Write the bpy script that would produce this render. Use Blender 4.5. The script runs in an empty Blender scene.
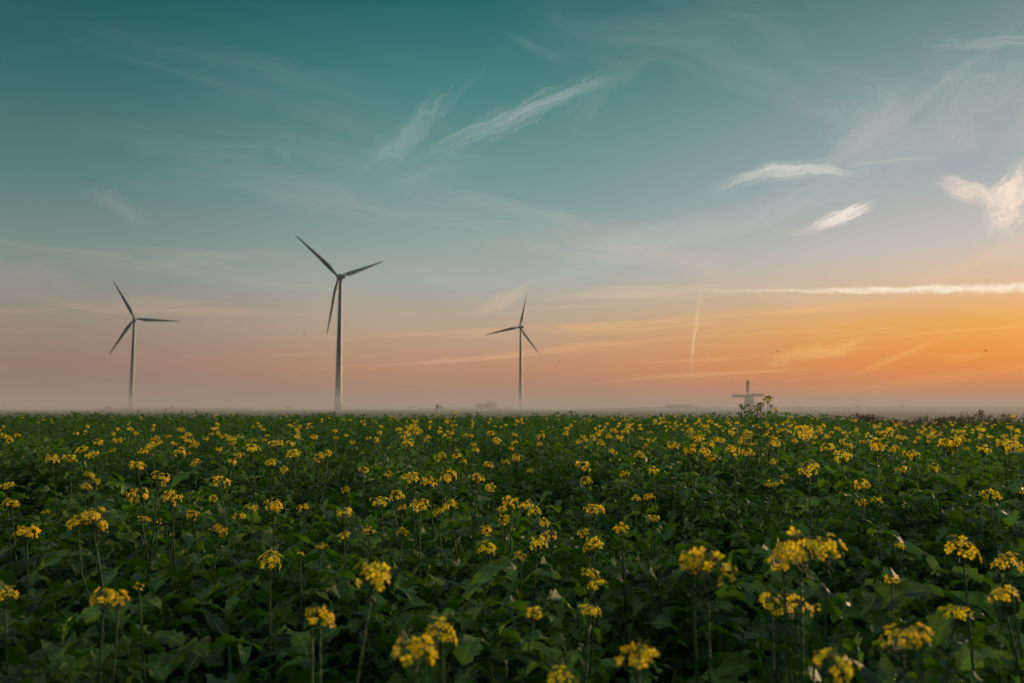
import bpy, math, random
from math import sin, cos, tan, pi, radians, sqrt, atan, atan2, exp
from mathutils import Vector, Matrix

random.seed(7)
S = bpy.context.scene
COL = S.collection

# ------------------------------------------------------------------ camera
F = 796.4                                    # focal length in pixels of a 1024 px wide frame (28 mm on 36 mm)
PITCH = radians(4.80)
CAMZ = 1.35
cam_d = bpy.data.cameras.new('camera')
cam_d.lens = 28.0
cam_d.sensor_width = 36.0
cam_d.clip_start = 0.02
cam_d.clip_end = 40000.0
cam_d.dof.use_dof = True
cam_d.dof.focus_distance = 3.6
cam_d.dof.aperture_fstop = 4.0
cam = bpy.data.objects.new('camera', cam_d)
cam.location = (0, 0, CAMZ)
cam.rotation_euler = (pi / 2 + PITCH, 0, 0)
COL.objects.link(cam)
S.camera = cam


def ray(px, py):
    """direction of a photo pixel, scaled so that its distance along +Y is 1"""
    x = (px - 512.0) / F
    y = (341.5 - py) / F
    d = Vector((x, cos(PITCH) - y * sin(PITCH), sin(PITCH) + y * cos(PITCH)))
    return d / d.y


def azel(px, py):
    d = ray(px, py)
    return math.degrees(atan2(d.x, d.y)), math.degrees(atan(d.z / sqrt(d.x ** 2 + d.y ** 2)))


# ------------------------------------------------------------------ exposure and render settings
S.view_settings.view_transform = 'Standard'
S.view_settings.look = 'None'
S.view_settings.exposure = 0.0
S.view_settings.gamma = 1.0
S.view_settings.use_curve_mapping = False
S.render.engine = 'CYCLES'
cy = S.cycles
cy.max_bounces = 6
cy.diffuse_bounces = 3
cy.glossy_bounces = 2
cy.transmission_bounces = 4
cy.volume_bounces = 2
cy.transparent_max_bounces = 8
cy.use_denoising = True
cy.caustics_reflective = False
cy.caustics_refractive = False
cy.sample_clamp_indirect = 4.0

# ------------------------------------------------------------------ sky
SUN_AZ, SUN_EL = 50.0, 4.5                   # degrees right of the view axis, above the horizon


def lin(c):
    r = []
    for v in c:
        v /= 255.0
        r.append(v / 12.92 if v <= 0.04045 else ((v + 0.055) / 1.055) ** 2.4)
    return (r[0], r[1], r[2], 1.0)


W = bpy.data.worlds.new('World')
S.world = W
W.use_nodes = True
NT = W.node_tree
NT.nodes.clear()


class NG:
    """small helper to write node maths as expressions"""
    def __init__(self, tree):
        self.t = tree

    def n(self, typ, **kw):
        nd = self.t.nodes.new(typ)
        for k, v in kw.items():
            setattr(nd, k, v)
        return nd

    def put(self, sock, v):
        if isinstance(v, (int, float, tuple, list)):
            sock.default_value = v
        else:
            self.t.links.new(v, sock)

    def m(self, op, a, b=None, c=None, clamp=False):
        nd = self.n('ShaderNodeMath', operation=op, use_clamp=clamp)
        for i, v in enumerate((a, b, c)):
            if v is not None:
                self.put(nd.inputs[i], v)
        return nd.outputs[0]

    def add(self, a, b): return self.m('ADD', a, b)
    def sub(self, a, b): return self.m('SUBTRACT', a, b)
    def mul(self, a, b): return self.m('MULTIPLY', a, b)
    def madd(self, a, b, c): return self.m('MULTIPLY_ADD', a, b, c)

    def vec(self, x, y, z=0.0):
        nd = self.n('ShaderNodeCombineXYZ')
        for i, v in enumerate((x, y, z)):
            self.put(nd.inputs[i], v)
        return nd.outputs[0]

    def noise(self, v, scale=1.0, detail=3.0, rough=0.55, dist=0.0, dim='3D'):
        nd = self.n('ShaderNodeTexNoise', noise_dimensions=dim)
        self.put(nd.inputs['Vector'], v)
        nd.inputs['Scale'].default_value = scale
        nd.inputs['Detail'].default_value = detail
        nd.inputs['Roughness'].default_value = rough
        nd.inputs['Distortion'].default_value = dist
        return nd.outputs[0]

    def step(self, v, a, b, lo=0.0, hi=1.0):
        nd = self.n('ShaderNodeMapRange', interpolation_type='SMOOTHSTEP')
        self.put(nd.inputs[0], v)
        for i, x in enumerate((a, b, lo, hi)):
            nd.inputs[i + 1].default_value = x
        return nd.outputs[0]

    def ramp(self, v, stops):
        nd = self.n('ShaderNodeValToRGB')
        cr = nd.color_ramp
        cr.interpolation = 'LINEAR'
        while len(cr.elements) < len(stops):
            cr.elements.new(0.5)
        for e, (p, c) in zip(cr.elements, stops):
            e.position = p
            e.color = c
        self.put(nd.inputs[0], v)
        return nd.outputs[0]

    def mix(self, f, a, b, blend='MIX'):
        nd = self.n('ShaderNodeMix', data_type='RGBA', blend_type=blend)
        self.put(nd.inputs[0], f)
        self.put(nd.inputs[6], a)
        self.put(nd.inputs[7], b)
        return nd.outputs[2]


g = NG(NT)
tc = g.n('ShaderNodeTexCoord')
sep = g.n('ShaderNodeSeparateXYZ')
NT.links.new(tc.outputs['Generated'], sep.inputs[0])
X, Y, Z = sep.outputs
AZ = g.mul(g.m('ARCTAN2', X, Y), 57.29578)
EL = g.mul(g.m('ARCSINE', Z), 57.29578)
ELR = g.mul(EL, 1 / 60.0)


def stops(rows):
    return [(max(0.0, e) / 60.0, lin(c)) for e, c in rows]


LEFT = stops([(0, (130, 118, 115)), (1.0, (138, 118, 113)), (2.8, (150, 122, 112)), (5.6, (150, 139, 129)), (9.2, (128, 144, 138)),
              (14.9, (84, 126, 124)), (21.7, (46, 102, 103)), (28, (18, 80, 82)), (40, (124, 168, 176)), (60, (176, 196, 206))])  # top two stops, above the frame, brightened to light the crop from overhead
MIDL = stops([(0, (156, 122, 110)), (1.0, (172, 125, 106)), (2.8, (192, 140, 110)), (5.6, (190, 164, 139)), (9.2, (166, 174, 168)),
              (14.9, (122, 156, 154)), (21.7, (76, 133, 132)), (28, (32, 103, 106)), (40, (124, 168, 176)), (60, (176, 196, 206))])
RIGHT = stops([(0, (196, 112, 80)), (1.0, (222, 116, 66)), (2.8, (240, 140, 52)), (5.6, (240, 172, 88)), (8.0, (222, 190, 160)), (10.5, (202, 194, 188)),
               (14.9, (162, 174, 178)), (21.7, (118, 148, 148)), (28, (76, 116, 116)), (40, (124, 168, 176)), (60, (176, 196, 206))])
SUNW = stops([(0, (226, 118, 62)), (1.0, (244, 130, 52)), (2.8, (252, 160, 60)), (5.6, (252, 196, 112)), (9.2, (236, 206, 172)),
              (14.9, (190, 186, 180)), (21.7, (146, 162, 160)), (28, (104, 134, 134)), (40, (134, 170, 176)), (60, (176, 196, 206))])
BACK = stops([(0, (104, 98, 102)), (6, (122, 114, 114)), (14, (124, 128, 132)), (28, (142, 158, 166)), (40, (160, 178, 188)), (60, (176, 196, 206))])  # unseen sky behind the camera, toned for its light on the crop
base = g.ramp(ELR, LEFT)
base = g.mix(g.m('MAXIMUM', g.step(AZ, -34, -2), 0), base, g.ramp(ELR, MIDL))
base = g.mix(g.step(AZ, -4, 33), base, g.ramp(ELR, RIGHT))
base = g.mix(g.step(AZ, 30, 50), base, g.ramp(ELR, SUNW))
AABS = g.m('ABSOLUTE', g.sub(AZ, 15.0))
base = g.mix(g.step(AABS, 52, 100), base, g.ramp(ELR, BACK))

# the physical sky is blended in under the dusk colours
nis = g.n('ShaderNodeTexSky', sky_type='NISHITA', sun_disc=False)
nis.sun_elevation = radians(SUN_EL)
nis.sun_rotation = radians(SUN_AZ)
nis.altitude = 0.0
nis.dust_density = 3.0
nisc = g.mix(1.0, nis.outputs[0], (0.05, 0.05, 0.05, 1), 'MULTIPLY')
base = g.mix(0.04, base, nisc)

# high thin cirrus on a flat layer far above
zz = g.add(g.m('MAXIMUM', Z, 0.0), 0.10)
PX = g.m('DIVIDE', X, zz)
PY = g.m('DIVIDE', Y, zz)
# streaks run from lower left to upper right
q1 = g.add(g.mul(PX, 0.82), g.mul(PY, 0.57))
q2 = g.sub(g.mul(PX, 0.57), g.mul(PY, 0.82))
warp = g.noise(g.vec(PX, PY), 0.9, 3.0)
q2w = g.madd(warp, 0.9, q2)
n1 = g.noise(g.vec(g.mul(q1, 0.32), g.mul(q2w, 1.7), 3.1), 1.0, 6.0, 0.62)
n2 = g.noise(g.vec(PX, PY, 8.0), 0.55, 2.0)
cir = g.mul(g.step(n1, 0.50, 0.80), g.step(n2, 0.40, 0.66))
cir = g.mul(cir, g.step(EL, 1.0, 6.0))
cir = g.mul(cir, g.step(AZ, -45, 30, 0.08, 0.62))
CIRC = g.ramp(ELR, stops([(0, (236, 160, 110)), (6, (240, 196, 156)), (13, (205, 196, 188)), (28, (150, 172, 168)), (60, (110, 140, 140))]))
base = g.mix(cir, base, CIRC)
# low streaks lit from below, close to the sunset
lowv = g.vec(g.mul(g.add(AZ, g.mul(EL, -2.2)), 0.055), g.mul(g.sub(EL, g.mul(AZ, 0.05)), 1.15), 4.0)
n3 = g.noise(lowv, 1.0, 5.0, 0.6, 0.6)
low = g.mul(g.step(n3, 0.52, 0.74), g.mul(g.step(EL, 0.8, 2.6), g.step(EL, 9.5, 5.0)))
low = g.mul(low, g.step(AZ, -34, 26, 0.16, 0.68))
base = g.mix(low, base, g.mix(g.step(AZ, -20, 30), lin((222, 170, 138)), lin((255, 196, 112))))


def cloud(base, px, py, lpx, wpx, ang, strength, col, fib=0.5, warpamt=0.35, seed=0.0, bend=0.0, fscale=(0.8, 3.2), taper=0.0, hard=0.0, wf=1.6):
    """one wisp of cloud at a compass bearing and height in the sky; sizes become degrees"""
    az, el = azel(px, py)
    th0 = radians(ang)
    p1 = azel(px + lpx * cos(th0), py - lpx * sin(th0))
    p0 = azel(px - lpx * cos(th0), py + lpx * sin(th0))
    ce = cos(radians(el))
    vx, vy = (p1[0] - p0[0]) * ce / 2, (p1[1] - p0[1]) / 2
    dx = sqrt(vx * vx + vy * vy)
    dy = wpx * dx / lpx
    th = atan2(vy, vx)
    u = g.mul(g.sub(AZ, az), ce)
    v = g.sub(EL, el)
    a = g.add(g.mul(u, cos(th) / dx), g.mul(v, sin(th) / dx))
    b = g.add(g.mul(u, -sin(th) / dy), g.mul(v, cos(th) / dy))
    if bend:
        b = g.madd(g.mul(a, a), bend, b)
    if taper:
        b = g.m('DIVIDE', b, g.m('MAXIMUM', g.madd(a, taper, 1.0), 0.10))
    wn = g.noise(g.vec(g.mul(a, wf), g.mul(b, 0.45), seed), 1.0, 5.0)
    b = g.madd(g.sub(wn, 0.5), warpamt * 5, b)
    ar = lpx / wpx
    fb = g.noise(g.vec(g.mul(a, fscale[0]), g.mul(b, fscale[1] * max(0.5, wpx / 11.0)), seed + 5.0), 1.0, 8.0, 0.66, 0.35)
    d2 = g.add(g.m('POWER', g.m('ABSOLUTE', a), 2.0), g.mul(b, b))
    mask = g.m('EXPONENT', g.mul(d2, -1.0))
    lo = 0.5 - 0.42 * fib - 0.25 * (1 - fib)
    f = g.mul(g.step(g.madd(mask, 0.36, fb), 0.48 - 0.04 * hard, 1.08 - 0.30 * hard), g.step(mask, 0.02, 0.75 - 0.45 * hard))
    return g.mix(g.mul(f, strength), base, lin(col))


# wisps: bearing taken where each stands in the photograph
base = cloud(base, 122, 208, 40, 12, -30, 0.24, (172, 172, 166), 0.6, 0.6, 1.0)
base = cloud(base, 285, 155, 18, 6, -42, 0.16, (150, 176, 172), 0.6, 0.5, 2.0)
base = cloud(base, 198, 258, 50, 10, 2, 0.18, (184, 180, 172), 0.5, 0.5, 3.0)
base = cloud(base, 15, 278, 90, 30, -8, 0.27, (180, 160, 148), 0.6, 0.6, 4.0)
base = cloud(base, 412, 132, 60, 13, 42, 0.34, (178, 192, 186), 0.6, 0.7, 6.0, bend=-0.5)
base = cloud(base, 430, 175, 60, 12, 20, 0.18, (170, 186, 180), 0.6, 0.7, 6.5)
base = cloud(base, 512, 118, 104, 13, 24, 0.44, (200, 204, 196), 0.6, 0.6, 7.0, bend=0.2)
base = cloud(base, 600, 95, 60, 20, 30, 0.16, (160, 182, 178), 0.6, 0.7, 7.5)
base = cloud(base, 560, 98, 100, 6, 21, 0.11, (190, 200, 194), 0.6, 0.6, 7.8)
base = cloud(base, 455, 100, 60, 6, 46, 0.10, (165, 186, 180), 0.6, 0.6, 6.8)
base = cloud(base, 540, 50, 44, 5, -24, 0.19, (140, 172, 168), 0.5, 0.5, 8.0)
base = cloud(base, 690, 232, 190, 22, 17, 0.27, (198, 204, 200), 0.7, 0.8, 9.0)
base = cloud(base, 905, 140, 190, 60, 32, 0.29, (196, 196, 194), 0.7, 0.9, 10.0)
base = cloud(base, 890, 120, 140, 14, 34, 0.24, (196, 194, 190), 0.7, 0.9, 10.5)
base = cloud(base, 1000, 42, 70, 12, 4, 0.37, (194, 190, 186), 0.6, 0.6, 11.0)
base = cloud(base, 782, 171, 66, 8.5, 7, 0.69, (226, 220, 208), 0.55, 0.45, 12.0, bend=1.1, hard=0.3)
base = cloud(base, 885, 161, 44, 3.4, 5, 0.37, (205, 202, 196), 0.5, 0.4, 13.0)
base = cloud(base, 840, 217, 27, 7, 22, 1.0, (240, 228, 216), 0.4, 0.28, 14.0, hard=0.75)
base = cloud(base, 815, 228, 40, 5, 12, 0.40, (220, 212, 204), 0.4, 0.4, 14.5)
base = cloud(base, 1010, 197, 36, 17, 66, 1.0, (250, 228, 206), 0.6, 0.5, 15.0, fscale=(1.6, 1.8), hard=0.4)
base = cloud(base, 968, 191, 34, 10, -18, 0.85, (242, 222, 202), 0.6, 0.5, 16.0, hard=0.3)
base = cloud(base, 975, 262, 90, 14, 26, 0.34, (244, 208, 168), 0.7, 0.6, 17.0)
base = cloud(base, 505, 300, 34, 7, 28, 0.36, (234, 200, 162), 0.5, 0.5, 18.0, bend=-0.6)
base = cloud(base, 640, 293, 120, 8, 2, 0.34, (238, 206, 168), 0.6, 0.5, 19.0)
base = cloud(base, 815, 352, 60, 10, 14, 0.50, (255, 204, 124), 0.6, 0.6, 20.0)
base = cloud(base, 900, 356, 66, 4.5, 24, 0.44, (255, 190, 106), 0.5, 0.4, 21.0)
base = cloud(base, 150, 306, 150, 11, -4, 0.24, (216, 174, 146), 0.6, 0.6, 22.0)
base = cloud(base, 940, 378, 170, 9, 6, 0.44, (255, 164, 66), 0.6, 0.5, 23.0)
# the two condensation trails: a long thick one and a short hanging one
base = cloud(base, 945, 289.3, 220, 4.6, 0.9, 0.95, (255, 240, 212), 0.45, 0.30, 24.0, fscale=(15.0, 1.9), taper=0.45, hard=0.35, wf=7.0)
base = cloud(base, 694.5, 334, 44, 1.7, 83, 0.46, (250, 214, 164), 0.35, 0.9, 25.0, bend=0.9, hard=0.4, wf=2.8)

# the afterglow round the sun, which stands outside the frame on the right
sa, se = radians(SUN_AZ), radians(SUN_EL)
dt = g.add(g.add(g.mul(X, sin(sa) * cos(se)), g.mul(Y, cos(sa) * cos(se))), g.mul(Z, sin(se)))
ga = g.m('ARCCOSINE', g.m('MINIMUM', dt, 1.0))
glow = g.m('EXPONENT', g.mul(g.m('POWER', g.mul(ga, 1 / radians(7.5)), 2.0), -1.0))
glow = g.mix(glow, (0, 0, 0, 1), (4.5, 2.3, 0.85, 1))
base = g.mix(1.0, base, glow, 'ADD')

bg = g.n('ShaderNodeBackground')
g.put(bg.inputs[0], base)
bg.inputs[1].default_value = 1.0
wo = g.n('ShaderNodeOutputWorld')
NT.links.new(bg.outputs[0], wo.inputs[0])
W.cycles.sampling_method = 'MANUAL'
W.cycles.sample_map_resolution = 512

# ------------------------------------------------------------------ sun, dimmed by the mist
sd = bpy.data.lights.new('sun', 'SUN')
sd.energy = 5.0
sd.color = (1.0, 0.66, 0.36)
sd.angle = radians(3.0)
so = bpy.data.objects.new('sun', sd)
a, e = radians(SUN_AZ), radians(SUN_EL)
so.rotation_euler = Vector((sin(a) * cos(e), cos(a) * cos(e), sin(e))).to_track_quat('Z', 'Y').to_euler()
COL.objects.link(so)


# ------------------------------------------------------------------ materials
def mat(name):
    m = bpy.data.materials.new(name)
    m.use_nodes = True
    m.node_tree.nodes.clear()
    return m, NG(m.node_tree)


def finish(m, gg, shader, disp=None, volume=None):
    o = gg.n('ShaderNodeOutputMaterial')
    if shader is not None:
        m.node_tree.links.new(shader, o.inputs[0])
    if volume is not None:
        m.node_tree.links.new(volume, o.inputs[1])
    return m


def principled(gg, col, rough, spec=0.5, normal=None, metallic=0.0):
    p = gg.n('ShaderNodeBsdfPrincipled')
    gg.put(p.inputs['Base Color'], col)
    gg.put(p.inputs['Roughness'], rough)
    p.inputs['Specular IOR Level'].default_value = spec
    p.inputs['Metallic'].default_value = metallic
    if normal is not None:
        gg.put(p.inputs['Normal'], normal)
    return p.outputs[0]


def bump(gg, h, strength, dist):
    b = gg.n('ShaderNodeBump')
    b.inputs['Strength'].default_value = strength
    b.inputs['Distance'].default_value = dist
    gg.put(b.inputs['Height'], h)
    return b.outputs[0]


def leaf_material(name, dark, light, trans, tfac, rough):
    m, gg = mat(name)
    at = gg.n('ShaderNodeAttribute', attribute_name='tone')
    oi = gg.n('ShaderNodeObjectInfo')
    co = gg.n('ShaderNodeTexCoord').outputs['Object']
    n = gg.noise(co, 55.0, 4.0, 0.6)
    f = gg.m('MULTIPLY_ADD', at.outputs['Fac'], 0.58, gg.m('MULTIPLY_ADD', oi.outputs['Random'], 0.42, gg.m('MULTIPLY_ADD', n, 0.60, -0.38)), clamp=True)
    c = gg.mix(f, dark, light)
    c = gg.mix(gg.mul(gg.step(at.outputs['Fac'], 0.962, 0.972), 0.55), c, (light[0] * 3.2, light[1] * 1.5, light[2] * 1.6, 1))
    rib = gg.n('ShaderNodeAttribute', attribute_name='rib')
    c = gg.mix(gg.mul(gg.step(rib.outputs['Fac'], 0.72, 0.95), 0.45), c, tuple(min(1.0, x * 2.2) for x in light[:3]) + (1,))
    wr = gg.noise(co, 140.0, 3.0, 0.6)
    nm = bump(gg, gg.add(wr, gg.mul(n, 1.6)), 0.8, 0.008)
    p = principled(gg, c, rough, 0.38, nm)
    tr = gg.n('ShaderNodeBsdfTranslucent')
    gg.put(tr.inputs[0], gg.mix(f, trans, tuple(min(1.0, x * 1.6) for x in trans[:3]) + (1,)))
    ms = gg.n('ShaderNodeMixShader')
    ms.inputs[0].default_value = tfac
    m.node_tree.links.new(p, ms.inputs[1])
    m.node_tree.links.new(tr.outputs[0], ms.inputs[2])
    return finish(m, gg, ms.outputs[0])


M_LEAF = leaf_material('mustard leaf', (0.005, 0.026, 0.005, 1), (0.080, 0.172, 0.012, 1), (0.080, 0.200, 0.007, 1), 0.26, 0.55)
M_STEM = leaf_material('mustard stem', (0.012, 0.052, 0.008, 1), (0.028, 0.095, 0.013, 1), (0.04, 0.12, 0.015, 1), 0.10, 0.6)
M_PETAL = leaf_material('mustard petal', (0.96, 0.55, 0.004, 1), (0.99, 0.76, 0.012, 1), (0.99, 0.66, 0.006, 1), 0.42, 0.6)
M_BUD = leaf_material('mustard bud', (0.11, 0.13, 0.02, 1), (0.27, 0.25, 0.03, 1), (0.25, 0.24, 0.03, 1), 0.2, 0.55)
M_SCRUB = leaf_material('dry bramble leaf', (0.110, 0.082, 0.030, 1), (0.200, 0.145, 0.055, 1), (0.09, 0.05, 0.03, 1), 0.2, 0.7)
M_TREE = leaf_material('tree leaf', (0.025, 0.042, 0.022, 1), (0.060, 0.080, 0.034, 1), (0.05, 0.07, 0.02, 1), 0.15, 0.7)


def simple(name, c1, c2, scale, rough, spec=0.4, bstr=0.0, bdist=0.01, metallic=0.0):
    m, gg = mat(name)
    co = gg.n('ShaderNodeTexCoord').outputs['Object']
    n = gg.noise(co, scale, 5.0, 0.6)
    c = gg.mix(gg.step(n, 0.3, 0.7), c1 + (1,), c2 + (1,))
    nm = bump(gg, n, bstr, bdist) if bstr else None
    return finish(m, gg, principled(gg, c, rough, spec, nm, metallic))


M_BARK = simple('bark', (0.085, 0.066, 0.032), (0.15, 0.115, 0.055), 3.0, 0.9, 0.2, 0.6, 0.05)
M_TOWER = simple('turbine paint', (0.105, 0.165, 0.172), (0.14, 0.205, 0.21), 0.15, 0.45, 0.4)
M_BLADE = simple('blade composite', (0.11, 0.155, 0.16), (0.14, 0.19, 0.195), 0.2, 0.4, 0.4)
M_NACELLE = simple('nacelle shell', (0.24, 0.245, 0.25), (0.30, 0.30, 0.30), 0.4, 0.5, 0.4)
M_DOOR = simple('dark steel door', (0.07, 0.075, 0.08), (0.10, 0.10, 0.105), 1.0, 0.5)
M_WHITEWASH = simple('weathered whitewash', (0.17, 0.155, 0.145), (0.25, 0.235, 0.22), 0.8, 0.85, 0.2, 0.3, 0.03)
M_THATCH = simple('dark thatch', (0.06, 0.045, 0.035), (0.11, 0.085, 0.06), 2.5, 0.95, 0.1, 0.6, 0.08)
M_SAILWOOD = simple('sail wood', (0.075, 0.05, 0.04), (0.13, 0.09, 0.07), 2.0, 0.8, 0.2)
M_GLASS = simple('dark window', (0.02, 0.022, 0.025), (0.035, 0.035, 0.04), 1.0, 0.15, 0.5)
M_BARN = simple('barn boards', (0.12, 0.085, 0.065), (0.19, 0.14, 0.11), 0.6, 0.85, 0.2)
M_BARNROOF = simple('barn roof tile', (0.07, 0.06, 0.055), (0.11, 0.09, 0.08), 0.8, 0.8, 0.2)
M_BIRD = simple('bird plumage', (0.02, 0.018, 0.018), (0.045, 0.04, 0.038), 8.0, 0.8, 0.2)
M_GRASSBANK = simple('grass bank', (0.050, 0.052, 0.030), (0.085, 0.080, 0.045), 0.05, 0.95, 0.1)

# ground: dark soil below the crop, pale stubble and grass farther out
m, gg = mat('field soil')
pos = gg.n('ShaderNodeNewGeometry').outputs['Position']
sp = gg.n('ShaderNodeSeparateXYZ')
m.node_tree.links.new(pos, sp.inputs[0])
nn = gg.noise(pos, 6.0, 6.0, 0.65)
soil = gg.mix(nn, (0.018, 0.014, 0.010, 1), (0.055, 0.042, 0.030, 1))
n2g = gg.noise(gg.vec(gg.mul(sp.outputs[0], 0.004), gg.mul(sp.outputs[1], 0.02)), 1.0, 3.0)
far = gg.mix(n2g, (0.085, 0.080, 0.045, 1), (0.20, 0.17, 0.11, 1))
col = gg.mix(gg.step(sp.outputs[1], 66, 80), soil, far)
nm = bump(gg, nn, 0.8, 0.03)
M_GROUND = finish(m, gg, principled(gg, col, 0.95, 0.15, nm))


# ------------------------------------------------------------------ mesh builder
class MB:
    def __init__(self):
        self.v, self.f, self.mi, self.tone, self.smooth, self.ribs = [], [], [], [], [], []

    def face(self, idx, mi=0, tone=0.5, smooth=True):
        self.f.append(idx); self.mi.append(mi); self.tone.append(tone); self.smooth.append(smooth)

    def tube(self, pts, radii, n=6, mi=0, tone=0.5, cap=True):
        k0 = len(self.v)
        for i, p in enumerate(pts):
            a_ = pts[max(0, i - 1)]; b_ = pts[min(len(pts) - 1, i + 1)]
            t = (Vector(b_) - Vector(a_))
            t = t.normalized() if t.length > 1e-9 else Vector((0, 0, 1))
            ref = Vector((1, 0, 0)) if abs(t.x) < 0.8 else Vector((0, 1, 0))
            u = t.cross(ref).normalized(); w = t.cross(u)
            for k in range(n):
                an = 2 * pi * k / n
                self.v.append(tuple(Vector(p) + (u * cos(an) + w * sin(an)) * radii[i]))
        for i in range(len(pts) - 1):
            for k in range(n):
                a1 = k0 + i * n + k; a2 = k0 + i * n + (k + 1) % n
                self.face((a1, a2, a2 + n, a1 + n), mi, tone)
        if cap:
            self.face(tuple(k0 + k for k in range(n))[::-1], mi, tone, False)
            self.face(tuple(k0 + (len(pts) - 1) * n + k for k in range(n)), mi, tone, False)

    def grid(self, rows, mi=0, tone=0.5):
        k0 = len(self.v); nc = len(rows[0])
        for r in rows:
            self.v.extend(tuple(p) for p in r)
        for i in range(len(rows) - 1):
            for j in range(nc - 1):
                a_ = k0 + i * nc + j
                self.face((a_, a_ + 1, a_ + nc + 1, a_ + nc), mi, tone)

    def box(self, c, s, rot=None, mi=0, tone=0.5):
        k0 = len(self.v)
        for dx, dy, dz in ((-1, -1, -1), (1, -1, -1), (1, 1, -1), (-1, 1, -1), (-1, -1, 1), (1, -1, 1), (1, 1, 1), (-1, 1, 1)):
            p = Vector((dx * s[0] / 2, dy * s[1] / 2, dz * s[2] / 2))
            if rot is not None:
                p = rot @ p
            self.v.append(tuple(Vector(c) + p))
        for q in ((0, 3, 2, 1), (4, 5, 6, 7), (0, 1, 5, 4), (1, 2, 6, 5), (2, 3, 7, 6), (3, 0, 4, 7)):
            self.face(tuple(k0 + i for i in q), mi, tone, False)

    def blob(self, c, r, axis=(0, 0, 1), stretch=1.0, mi=0, tone=0.5, n=5, rings=3):
        ax = Vector(axis).normalized()
        ref = Vector((1, 0, 0)) if abs(ax.x) < 0.8 else Vector((0, 1, 0))
        u = ax.cross(ref).normalized(); w = ax.cross(u)
        k0 = len(self.v); c = Vector(c)
        self.v.append(tuple(c - ax * r * stretch))
        for i in range(1, rings):
            ph = -pi / 2 + pi * i / rings
            for k in range(n):
                an = 2 * pi * k / n
                self.v.append(tuple(c + ax * (sin(ph) * r * stretch) + (u * cos(an) + w * sin(an)) * (r * cos(ph))))
        self.v.append(tuple(c + ax * r * stretch))
        top = len(self.v) - 1
        for k in range(n):
            self.face((k0, k0 + 1 + (k + 1) % n, k0 + 1 + k), mi, tone)
            for i in range(rings - 2):
                a1 = k0 + 1 + i * n + k; a2 = k0 + 1 + i * n + (k + 1) % n
                self.face((a1, a2, a2 + n, a1 + n), mi, tone)
            b0 = k0 + 1 + (rings - 2) * n
            self.face((b0 + k, b0 + (k + 1) % n, top), mi, tone)

    def join(self, o, M=None):
        k0 = len(self.v)
        self.ribs += [k0 + i for i in o.ribs]
        self.v.extend(tuple(M @ Vector(p)) if M is not None else p for p in o.v)
        self.f.extend(tuple(i + k0 for i in f) for f in o.f)
        self.mi += o.mi; self.tone += o.tone; self.smooth += o.smooth

    def weld(self, dist):
        seen, mp, nv = {}, [], []
        for p in self.v:
            k = tuple(round(c / dist) for c in p)
            if k not in seen:
                seen[k] = len(nv); nv.append(p)
            mp.append(seen[k])
        keep = []
        for i, f in enumerate(self.f):
            q = []
            for x in (mp[j] for j in f):
                if x not in q:
                    q.append(x)
            if len(q) > 2:
                keep.append((tuple(q), self.mi[i], self.tone[i], self.smooth[i]))
        self.v = nv
        self.f = [k[0] for k in keep]; self.mi = [k[1] for k in keep]; self.tone = [k[2] for k in keep]; self.smooth = [k[3] for k in keep]

    def mesh(self, name, mats):
        me = bpy.data.meshes.new(name)
        me.from_pydata(self.v, [], self.f)
        for mm in mats:
            me.materials.append(mm)
        me.polygons.foreach_set('material_index', self.mi)
        me.polygons.foreach_set('use_smooth', self.smooth)
        at = me.attributes.new('tone', 'FLOAT', 'FACE')
        at.data.foreach_set('value', self.tone)
        if self.ribs:
            rb = [0.0] * len(self.v)
            for i in self.ribs:
                rb[i] = 1.0
            me.attributes.new('rib', 'FLOAT', 'POINT').data.foreach_set('value', rb)
        me.update()
        return me

    def obj(self, name, mats, parent=None, loc=(0, 0, 0), weld=0.0):
        if weld:
            self.weld(weld)
        return link(name, self.mesh(name, mats if isinstance(mats, (list, tuple)) else [mats]), parent, loc)


def link(name, me, parent=None, loc=(0, 0, 0)):
    o = bpy.data.objects.new(name, me)
    COL.objects.link(o)
    o.location = loc
    if parent is not None:
        o.parent = parent
    return o


def thing(name, label, cat, loc=(0, 0, 0), rotz=0.0, group=None):
    o = bpy.data.objects.new(name, None)
    o.empty_display_size = 0.2
    COL.objects.link(o)
    o.location = loc
    o.rotation_euler = (0, 0, rotz)
    o['label'] = label
    o['category'] = cat
    if group:
        o['group'] = group
    return o


def structure(o):
    o['kind'] = 'structure'
    return o


# ------------------------------------------------------------------ ground, embankment, air
b = MB()
rings = [0.0, 5, 20, 60, 90, 150, 300, 700, 1500, 4000, 9000]
n = 48
b.v.append((0, 0, 0))
for r in rings[1:]:
    for k in range(n):
        b.v.append((r * cos(2 * pi * k / n), r * sin(2 * pi * k / n), 0))
for k in range(n):
    b.face((0, 1 + k, 1 + (k + 1) % n))
    for i in range(len(rings) - 2):
        p0 = 1 + i * n + k; p1 = 1 + i * n + (k + 1) % n
        b.face((p0, p0 + n, p1 + n, p1))
structure(b.obj('ground', M_GROUND))

# low embankment that closes the plain on the right
b = MB()
rows = []
for i in range(61):
    x = 20 + i * 22.0
    yy = 820 - 0.10 * x + 6 * sin(i * 0.9)
    hgt = (2.3 + 0.18 * sin(i * 1.7) + 0.12 * sin(i * 0.6)) * min(1.0, i / 6.0 + 0.02)
    rows.append([(x, yy - 16, 0.0), (x, yy - 6, hgt * 0.75), (x, yy - 2, hgt), (x, yy + 3, hgt), (x, yy + 16, 0.0)])
b.grid(rows)
structure(b.obj('embankment', M_GRASSBANK))


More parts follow.
